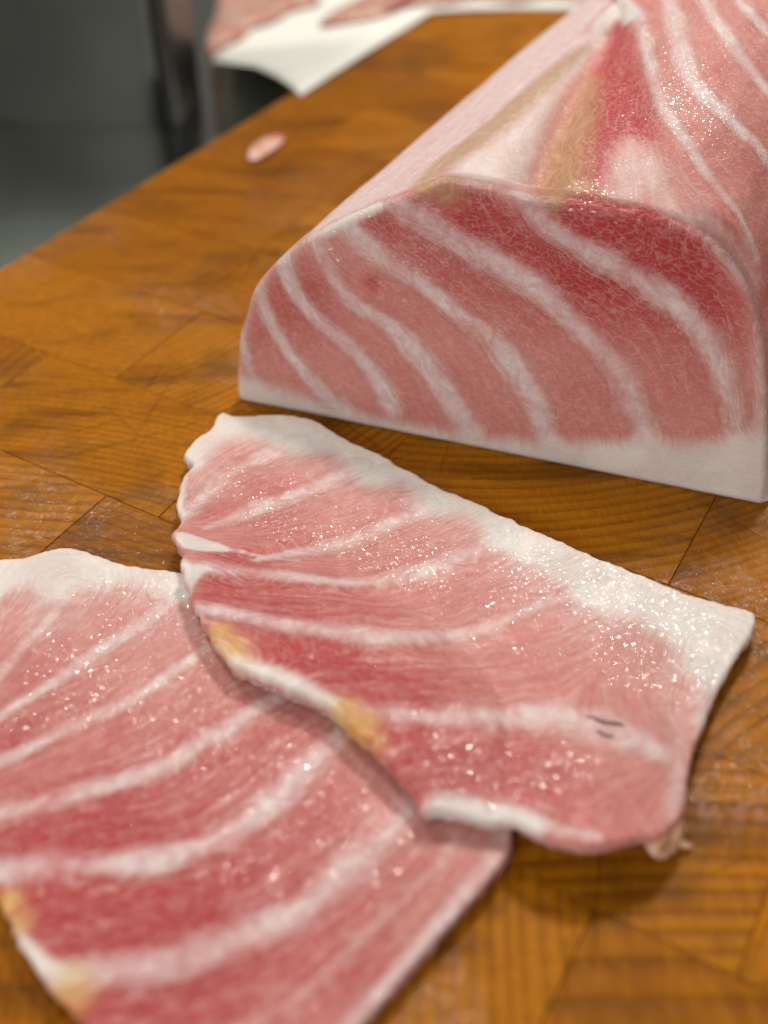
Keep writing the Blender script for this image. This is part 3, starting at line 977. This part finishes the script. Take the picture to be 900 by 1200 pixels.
def _pl(pts):
    out = []
    for p in pts:
        h = _pre.ray_cast(Vector((0, 0, CAM_H)), ray(*p).normalized())
        out.append((h[0].x, h[0].y) if h[0] else tuple(face_pt(*p))[:2])
    return np.array(out)
VA = np.array([tuple(v) for v in verts])
flank = np.arange(len(verts)) >= wall_start + bn
valley = smooth([(x, y, 0) for x, y in _pl([(622, 222), (645, 165), (680, 95), (712, 32)])], .003)
dv, av, _ = seg_dist(VA[:, :2], valley)
stepl = smooth([(x, y, 0) for x, y in _pl([(840, 285), (800, 230), (770, 165), (755, 110), (742, 60), (732, 20)])], .003)
sd_poly = _pl([(840, 285), (800, 230), (770, 165), (755, 110), (742, 60), (732, 20), (780, 4), (890, 4), (895, 100), (895, 280)])
ds, _, _ = seg_dist(VA[:, :2], stepl)
side = np.sign((VA[:, 0] - VA[:, 1] * 0.0) - np.interp(VA[:, 1], stepl[np.argsort(stepl[:, 1]), 1], stepl[np.argsort(stepl[:, 1]), 0]))
dz = -0.0045 * np.exp(-(dv / 0.0055) ** 2) + 0.0035 * sstep(-0.004, 0.004, ds * side) * np.exp(-np.maximum(ds * side, 0) / 0.05)
tt_all = (VA - np.array(BL)) @ np.array(E)
dz *= flank * (VA[:, 2] > 0.03)
for i in np.nonzero(np.abs(dz) > 1e-6)[0]:
    verts[i].z += float(dz[i])
flesh3 = mesh_obj('flesh', verts, faces, M_BLOCK, BLOCK)
bm = bmesh.new(); bm.from_mesh(flesh3.data)
bmesh.ops.recalc_face_normals(bm, faces=bm.faces)
bm.to_mesh(flesh3.data); bm.free()
bvh3 = BVHTree.FromPolygons([tuple(v) for v in verts], [tuple(p.vertices) for p in flesh3.data.polygons])
CO = Vector((0, 0, CAM_H))
def hit3(px, py):
    h = bvh3.ray_cast(CO, ray(px, py).normalized())
    if h[0] is None:
        h = bvh3.find_nearest(face_pt(px, py))
    return h[0]
def band3(pts, op=1.0, on_face=False):
    out = []
    for p in pts:
        q = face_pt(p[0], p[1]) if on_face else hit3(p[0], p[1])
        dist = (q - CO).length
        out.append((q.x, q.y, q.z, p[2] * dist / FPX, op))
    P = np.array(out)
    t = np.concatenate([[0], np.cumsum(np.linalg.norm(np.diff(P[:, :3], axis=0), axis=1))])
    s2 = smooth(P[:, :3], 0.0035)
    d = np.concatenate([[0], np.cumsum(np.linalg.norm(np.diff(s2[:, :3], axis=0), axis=1))])
    d = d / d[-1] * t[-1]
    return np.column_stack([s2[:, :3], np.interp(d, t, P[:, 3]), np.interp(d, t, P[:, 4])])
bf = [
    band3([(281, 385, 8.2), (286, 405, 8.2), (292, 430, 8.2), (300, 455, 9.5)], .9, True),
    band3([(300, 324, 11.9), (311, 362, 9.5), (328, 398, 9.5), (355, 433, 10.6), (380, 462, 13.1), (405, 482, 15.5)], .97, True),
    band3([(329, 299, 16.5), (346, 344, 10.6), (374, 376, 10.6), (413, 410, 10.6), (438, 438, 13.1), (460, 480, 14.2)], .97, True),
    band3([(368, 274, 16.5), (392, 326, 11.9), (417, 356, 10.6), (442, 371, 10.6), (462, 386, 14.2), (485, 412, 16.5), (515, 447, 16.5), (538, 484, 15.5), (556, 508, 16.5)], .98, True),
    band3([(402, 258, 19.0), (433, 290, 16.5), (470, 318, 11.9), (502, 338, 11.9), (532, 364, 14.2), (573, 396, 16.5), (608, 438, 17.7), (628, 472, 17.7), (643, 515, 16.5)], .98, True),
    band3([(462, 236, 15.5), (520, 272, 17.7), (573, 303, 20.1), (600, 318, 16.5), (640, 348, 16.5), (682, 388, 16.5), (708, 413, 17.7), (733, 446, 17.7), (746, 480, 16.5), (758, 515, 17.7)], .98, True),
    band3([(606, 226, 23.7), (632, 256, 21.4), (676, 286, 17.7), (721, 312, 16.5), (760, 336, 15.5), (799, 364, 15.5), (830, 402, 16.5), (849, 441, 16.5), (860, 478, 16.5), (864, 516, 17.7)], .98, True),
    band3([(842, 292, 9.5), (870, 325, 10.6), (888, 372, 13.1), (893, 430, 15.5), (893, 490, 17.7)], .6, True),
]
bl = [
    band3([(738, 12, 9), (748, 22, 10), (758, 58, 9), (767, 100, 9), (779, 131, 9), (795, 152, 10), (811, 176, 9), (830, 206, 8), (853, 234, 8), (870, 260, 7), (888, 305, 6)], .95),
    band3([(775, -30, 11), (783, 0, 11), (795, 47, 13), (808, 86, 13), (831, 117, 12), (858, 141, 11), (884, 168, 11), (905, 196, 10), (930, 240, 9)], .95),
    band3([(812, -25, 10), (825, 0, 10), (843, 30, 10), (863, 58, 9), (884, 86, 8), (905, 112, 8), (940, 160, 8)], .9),
    band3([(850, -20, 6), (868, 5, 7), (900, 37, 8), (940, 80, 8)], .85),
    band3([(900, -30, 8), (950, 20, 8), (1000, 90, 8)], .85),
]
def reg3(pts, soft, a):
    return ([hit3(*p) for p in pts], soft, a)
TOPN = Vector((0, 0, 1))
class BlockTissue:
    """front cut face works in the face plane, the flanks in plan view"""
    moist = Tissue.moist
    def eval(s, P):
        R = P - np.array(BL)
        un, vn, dn = R @ np.array(FU), R @ np.array(FVv), R @ np.array(FN)
        front = sstep(-0.0031, -0.0021, dn)
        fa, ua, va = field(P, bf, None, None, None)
        fb, ub, vb = field(P, bl, None, None, None)
        Q = np.stack([un, vn], 1)
        XY = P[:, :2]
        rimf = np.zeros(len(P)); deep = np.zeros(len(P)); tanf = np.zeros(len(P))
        for poly, soft, a in s.face_rims:
            rimf = np.maximum(rimf, a * sstep(-soft, soft, signed(Q, poly, 0.008)))
        for c, r, a in s.face_deeps:
            deep += a * np.exp(-np.sum(((Q - np.array(c)) / r) ** 2, 1))
        for c, r, a in s.face_tans:
            tanf = np.maximum(tanf, a * np.exp(-np.sum(((Q - np.array(c)) / r) ** 2, 1)))
        rims = np.zeros(len(P)); dees = np.full(len(P), 0.06); tans = np.zeros(len(P)); fats = fb.copy()
        for poly, soft, a in s.top_rims:
            rims = np.maximum(rims, a * sstep(-soft, soft, signed(XY, poly, 0.008)))
        for poly, soft, a in s.top_fats:
            fats = np.maximum(fats, a * sstep(-soft, soft, signed(XY, poly, 0.008)))
        for poly, soft, a in s.top_deeps:
            m = sstep(-soft, soft, signed(XY, poly, 0.008))
            dees = np.maximum(dees, a * m)
        for poly, soft, a in s.top_tans:
            tans = np.maximum(tans, a * sstep(-soft, soft, signed(XY, poly, 0.008)))
        ur = s.ridge_u - 0.004
        left = 1 - sstep(-0.006, 0.004, un - (R @ np.array(E)) * float(E.dot(FU)) - ur)
        along = R @ np.array(E)
        fats = np.maximum(fats, 0.80 * left)
        ub = ub * (1 - left) + along * 0.35 * left
        vb = vb * (1 - left) + (un - along * float(E.dot(FU))) / 0.009 * left
        low = 1 - sstep(0.006, 0.014, P[:, 2])          # white skin side along the board
        rims = np.maximum(rims, low)
        mixf = lambda a, b: a * front + b * (1 - front)
        return (np.stack([mixf(fa, fats), mixf(rimf, rims), mixf(deep, dees)], 1),
                np.stack([mixf(ua, ub), mixf(va, vb + 20), mixf(tanf, tans)], 1))
bt = BlockTissue()
bt.wets = [(tuple(hit3(x, y)), r * 0.00027) for x, y, r in [(350, 330, 45), (320, 400, 35), (430, 280, 45), (500, 330, 60), (640, 460, 60), (570, 380, 45), (800, 110, 45), (860, 150, 40), (770, 60, 30), (690, 235, 25)]]
bt.ridge_u = uv(face_pt(505, 214))[0]
fuv = lambda p: uv(face_pt(*p))
def fpoly(pts):
    return smooth([fuv(p) + (0,) for p in pts], 0.002, True)[:, :2]
def tpoly(pts):
    return smooth([(q.x, q.y, 0) for q in (hit3(*p) for p in pts)], 0.002, True)[:, :2]
bt.face_rims = [
    (fpoly([(250, 500), (250, 442), (285, 442), (310, 450), (345, 460), (385, 476), (430, 486), (480, 500), (560, 512), (650, 518), (760, 518), (860, 512), (930, 504), (930, 640), (600, 600), (400, 540)]), 0.0062, 1.0),
    (fpoly([(372, 268), (405, 250), (440, 236), (452, 246), (415, 262), (384, 280)]), 0.0014, .8),
]
bt.face_rims += [
    (fpoly([(468, 232), (500, 212), (520, 203), (560, 206), (600, 216), (645, 226), (652, 242), (612, 240), (560, 226), (520, 219), (490, 232), (470, 244)]), 0.0024, .5),
    (fpoly([(776, 248), (826, 268), (862, 296), (888, 340), (900, 395), (905, 470), (892, 470), (884, 400), (870, 352), (848, 312), (820, 286), (782, 266)]), 0.0032, .38)]
bt.face_rims.append((fpoly([(262, 470), (262, 380), (285, 320), (330, 280), (380, 250), (440, 226), (452, 240), (400, 270), (345, 306), (312, 342), (298, 372), (290, 410), (288, 450)]), 0.0036, .42))
bt.face_deeps = [(fuv((x, y)), r * BP, a) for x, y, r, a in [(700, 265, 60, .62), (760, 290, 60, .66), (810, 320, 50, .5), (850, 390, 50, .3), (560, 245, 50, .58), (620, 290, 60, .4), (500, 265, 45, .42), (445, 265, 22, .5), (436, 330, 12, .6), (345, 340, 40, .35), (390, 360, 50, .25), (680, 340, 70, .35), (550, 320, 60, .25), (320, 380, 35, .3), (760, 380, 70, .25)]]
bt.face_tans = [(fuv((x, y)), r * BP, a) for x, y, r, a in [(498, 222, 20, .8), (525, 222, 22, .9), (545, 232, 16, .5), (650, 238, 14, .8), (630, 236, 10, .5)]]
bt.top_rims = [
    (tpoly([(692, 30), (722, 0), (748, 8), (742, 24), (724, 24), (712, 34), (700, 44)]), 0.002, .8),
    (tpoly([(705, 222), (714, 178), (740, 156), (765, 166), (788, 190), (806, 214), (836, 250), (872, 300), (884, 335), (856, 318), (828, 288), (790, 268), (730, 254), (700, 246)]), 0.0065, .52),
    (tpoly([(525, 200), (600, 140), (690, 50), (706, 36), (690, 70), (655, 130), (628, 190), (624, 222), (640, 246), (590, 236), (545, 226), (515, 222)]), 0.0040, .70),
]
bt.top_fats = [(tpoly([(300, 330), (400, 232), (480, 168), (600, 98), (700, 30), (712, 36), (620, 130), (540, 190), (480, 218), (400, 256), (340, 290)]), 0.003, .85)]
bt.top_deeps = [(tpoly([(722, 36), (734, 34), (742, 80), (756, 130), (764, 165), (738, 160), (716, 176), (706, 222), (712, 252), (640, 248), (660, 190), (690, 110)]), 0.005, 1.0)]
bt.top_tans = [
    (tpoly([(686, 90), (664, 130), (632, 190), (618, 222), (630, 246), (690, 250), (692, 180), (704, 130), (704, 95)]), 0.0065, .95),
    (tpoly([(478, 222), (505, 212), (570, 170), (640, 112), (690, 58), (682, 52), (620, 98), (560, 150), (505, 192)]), 0.0036, .9),
    (tpoly([(620, 226), (690, 216), (720, 228), (690, 240), (640, 240)]), 0.0016, .6),
]
paint(flesh3, bt, 3)
for b in bf[:-1] + bl:
    L3 = []
    for p in b:
        L3.append(tuple(bvh3.find_nearest(Vector(p[:3]))[0]))
    ribbon(BLOCK, 'fat_band', np.array(L3), b[:, 3] * 1.35, bvh3, M_BLOCK, bt, 3)
sp = []
def zone3(cx, cy, sx, sy, n, rot=0.0, rmin=0.00012, rmax=0.00042):
    c, s = math.cos(rot), math.sin(rot)
    for _ in range(n):
        a, b = random.gauss(0, 1) * sx, random.gauss(0, 1) * sy
        sp.append((hit3(cx + a * c - b * s, cy + a * s + b * c), rmin + (rmax - rmin) * random.random() ** 3))
for a in [(350, 330, 35, 25, 90, .9), (420, 290, 30, 14, 60, .6), (310, 400, 20, 35, 40), (500, 330, 80, 40, 60, .6), (640, 460, 90, 40, 70, 0), (750, 215, 25, 18, 12, 0), (800, 110, 40, 60, 40, .9), (500, 430, 60, 40, 40, .5), (690, 235, 25, 6, 14, 0)]:
    zone3(*a)
droplets(BLOCK, 'moisture_droplets', sp, bvh3)

# ------------------------------------------------------------------ counter, container, paper, trimmings
def steel_material(name, base, rough):
    k = NT(name)
    P = k.pos()
    sp_ = k.n('ShaderNodeSeparateXYZ'); k.t.links.new(P, sp_.inputs[0])
    br = k.noise(k.xyz(k.math('MULTIPLY', sp_.outputs[0], 900.0), k.math('MULTIPLY', sp_.outputs[1], 12.0), k.math('MULTIPLY', sp_.outputs[2], 12.0)), 1.0, 2)
    bl_ = k.noise(P, 9, 3)
    c = k.mix(k.rng(bl_, .35, .7), tuple(x * .8 for x in base), base)
    k.set(Base_Color=c, Metallic=1.0, Roughness=k.math('ADD', rough, k.math('MULTIPLY', k.math('SUBTRACT', bl_, .5), .2)), Normal=k.bump(br, .12, .0006))
    return k.m
M_STEEL = steel_material('brushed_steel', (0.52, 0.54, 0.50), 0.16)
M_STEEL2 = steel_material('container_steel', (0.80, 0.84, 0.80), 0.34)

def box(name, x0, x1, y0, y1, z0, z1, mat, parent=None):
    v = [(x, y, z) for z in (z0, z1) for (x, y) in ((x0, y0), (x1, y0), (x1, y1), (x0, y1))]
    f = [(3, 2, 1, 0), (4, 5, 6, 7)] + [(i, (i + 1) % 4, 4 + (i + 1) % 4, 4 + i) for i in range(4)]
    return mesh_obj(name, v, f, mat, parent, shade=False)
CZ = -0.0455
ct = box('counter', -1.6, 1.6, -0.5, 2.2, CZ - 0.03, CZ, M_STEEL)
ct['kind'] = 'structure'; ct['label'] = 'dark stainless steel counter beneath the cutting board'

# steel container standing on the counter at the far left
cont = empty('steel_container', (-0.26, 0.65, CZ), 'dark stainless steel container standing on the counter at the far left', 'container')
def rounded_box(name, cx, cy, sx, sy, z0, z1, r, rot, mat, parent, wall=0.0015, rim=0.006):
    prof = []
    for (qx, qy, a0) in ((1, -1, -90), (1, 1, 0), (-1, 1, 90), (-1, -1, 180)):
        for k in range(9):
            a = math.radians(a0 + k * 90 / 8)
            prof.append((qx * (sx / 2 - r) + r * math.cos(a), qy * (sy / 2 - r) + r * math.sin(a)))
    n = len(prof)
    def ringat(off, z):
        out = []
        for (x, y) in prof:
            l = math.hypot(x, y)
            x2, y2 = x * (1 + off / l), y * (1 + off / l)
            out.append((cx + x2 * math.cos(rot) - y2 * math.sin(rot), cy + x2 * math.sin(rot) + y2 * math.cos(rot), z))
        return out
    vs_, fs_ = [], []
    for off, z in ((0, z0), (0, z1), (rim, z1 + .001), (rim, z1 + .004), (-wall, z1 + .004), (-wall, z0 + wall)):
        vs_ += ringat(off, z)
    for l in range(5):
        for i in range(n):
            j = (i + 1) % n
            fs_.append((l * n + i, l * n + j, (l + 1) * n + j, (l + 1) * n + i))
    fs_.append(tuple(range(n))[::-1]); fs_.append(tuple(5 * n + i for i in range(n)))
    return mesh_obj(name, vs_, fs_, mat, parent)
rounded_box('container_body', -0.268, 0.628, 0.30, 0.062, CZ + 0.0005, 0.20, 0.012, math.radians(-4), M_STEEL2, cont)
def side_shade():
    k = NT('side_shade')
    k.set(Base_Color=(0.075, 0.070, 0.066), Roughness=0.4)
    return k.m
rounded_box('shaded_side', -0.1135, 0.6175, 0.008, 0.058, CZ + 0.0005, 0.206, 0.003, math.radians(-4), side_shade(), cont, rim=0.0005)  # dark slab added to paint the container's right side as shaded

def painted_reflection():
    k = NT('painted_reflection')
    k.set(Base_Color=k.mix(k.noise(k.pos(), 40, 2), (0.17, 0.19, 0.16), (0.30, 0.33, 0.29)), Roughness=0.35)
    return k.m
rounded_box('reflection_streak', -0.1335, 0.5925, 0.026, 0.004, -0.020, 0.195, 0.0019, math.radians(-4), painted_reflection(), cont, rim=0.0004)  # pale strip painting a vertical streak of reflection on the steel front

# paper sheet lying over the far corner of the board and sagging off its edge
def paper_material():
    k = NT('white_paper')
    n = k.noise(k.pos(), 90, 4)
    k.set(Base_Color=k.mix(n, (0.70, 0.71, 0.64), (0.80, 0.80, 0.73)), Roughness=0.8, Normal=k.bump(n, .3, .002))
    return k.m
M_PAPER = paper_material()
def paper_z(x, y):
    c = x * CDIR[0] + y * CDIR[1]
    over = C_EDGE - c
    z = 0.0012
    if over > 0:
        z -= 0.30 * over ** 1.1
    z += 0.0012 * noise.noise(Vector((x * 18, y * 18, 0)))
    return max(z, CZ + 0.002)
def paper_at(px, py):
    p = at(px, py, -0.01)
    for _ in range(14):
        p = at(px, py, 0.5 * p.z + 0.5 * paper_z(p.x, p.y))
    return p
pc = [paper_at(249, 72), paper_at(300, 78), paper_at(352, 112), at(505, 17, 0), at(600, 13, 0), at(720, 13, 0), (0.42, 0.66, 0), (0.42, 0.92, 0), (-0.02, 0.98, -.03), (-0.11, 0.82, -0.03)]
pol = [(p[0], p[1]) for p in pc]
lo = np.min(pol, 0); hi = np.max(pol, 0)
gx, gy = np.meshgrid(np.arange(lo[0], hi[0], .008), np.arange(lo[1], hi[1], .008))
G = np.stack([gx.ravel(), gy.ravel()], 1)
pr = []
for i in range(len(pol)):
    a, b = np.array(pol[i]), np.array(pol[(i + 1) % len(pol)])
    m = max(2, int(np.linalg.norm(b - a) / .006))
    for k_ in range(m):
        pr.append(a + (b - a) * k_ / m)
pr = np.array(pr)
G = G[signed(G, pr) > .004]
vs, _, fs, *_ = geometry.delaunay_2d_cdt([Vector(p) for p in pr] + [Vector(p) for p in G], [(i, (i + 1) % len(pr)) for i in range(len(pr))], [], 1, 1e-7)
vv = [(v[0], v[1], paper_z(v[0], v[1])) for v in vs]
nb_ = len(vv)
vv2 = vv + [(x, y, z - .0003) for x, y, z in vv]
ff = [tuple(f) for f in fs] + [tuple(i + nb_ for i in f)[::-1] for f in fs] + [(i, i + nb_, (i + 1) % len(pr) + nb_, (i + 1) % len(pr)) for i in range(len(pr))]
ps = mesh_obj('paper_sheet', vv2, ff, M_PAPER)
ps['label'] = 'white paper sheet sagging over the far edge of the board, fish trimmings on it'; ps['category'] = 'paper'

def scrap_material():
    k = NT('fish_trimming')
    n = k.noise(k.pos(), 55, 4, .6, .6)
    n2 = k.noise(k.pos(), 500, 2)
    c = k.mix(k.rng(n, .36, .60), (0.50, 0.13, 0.095), (0.68, 0.40, 0.29))
    c = k.mix(k.rng(k.noise(k.pos(), 110, 3, .6, .8), .52, .66), c, (0.70, 0.52, 0.42))
    k.set(Base_Color=c, Roughness=.4, Coat_Weight=.5, Coat_Roughness=.15, Normal=k.bump(n2, .4, .001))
    return k.m
M_SCRAP = scrap_material()
def lump(name, pts, zf, h, seed, label, cat, group=None, mat=None):
    """a flattened irregular piece with the given plan outline resting on zf(x,y)"""
    o2 = smooth([(p[0], p[1], 0) for p in pts], 0.004 if h > .004 else .0012, True)[:, :2]
    c = o2.mean(0)
    vs_, fs_ = [], []
    n = len(o2)
    levels = [(1.0, 0.0), (1.04, .25), (1.0, .6), (.9, .85), (.72, .97), (.48, 1.04), (.24, 1.02)]
    for f, zh in levels:
        for p in o2:
            q = c + (p - c) * f
            w = noise.noise(Vector((q[0] * 40, q[1] * 40, seed))) * .35
            vs_.append((q[0], q[1], zf(p[0], p[1]) * f + zf(c[0], c[1]) * (1 - f) + .0008 + h * zh * (1 + w)))
    for l in range(len(levels) - 1):
        for i in range(n):
            fs_.append((l * n + i, l * n + (i + 1) % n, (l + 1) * n + (i + 1) % n, (l + 1) * n + i))
    vs_.append((c[0], c[1], zf(c[0], c[1]) + .0008 + h))
    t_ = len(vs_) - 1
    for i in range(n):
        fs_.append(((len(levels) - 1) * n + i, (len(levels) - 1) * n + (i + 1) % n, t_))
    fs_.append(tuple(range(n))[::-1])
    o = mesh_obj(name, vs_, fs_, mat or M_SCRAP)
    bm = bmesh.new(); bm.from_mesh(o.data); bmesh.ops.recalc_face_normals(bm, faces=bm.faces); bm.to_mesh(o.data); bm.free()
    o['label'], o['category'] = label, cat
    if group: o['group'] = group
    return o
lump('fish_trimming', [paper_at(*p) for p in [(247, 66), (246, 40), (256, 18), (262, -6), (290, -40), (350, -46), (384, -30), (368, -8), (372, 6), (340, 14), (322, 26), (296, 34), (284, 46), (262, 56)]], paper_z, .0055, 1.0,
     'red fish trimming at the left end of the white paper', 'fish trimming', 'trimmings on the paper')
lump('fish_trimming', [at(*p, 0.0) for p in [(380, 6), (396, -12), (440, -30), (540, -44), (700, -36), (722, 2), (690, 6), (640, 2), (600, 7), (560, 4), (520, 10), (470, 6), (448, 14), (410, 12)]], paper_z, .0045, 3.0,
     'long pale orange fish trimming along the far edge of the board, on the paper', 'fish trimming', 'trimmings on the paper')
lump('fish_scrap', [at(*p, 0.0) for p in [(291, 186), (297, 174), (312, 165), (329, 161), (333, 168), (322, 178), (306, 188), (295, 191)]], lambda x, y: 0.0, .0013, 5.0,
     'tiny pale pink scrap of fish lying alone on the board near its left edge', 'fish scrap')
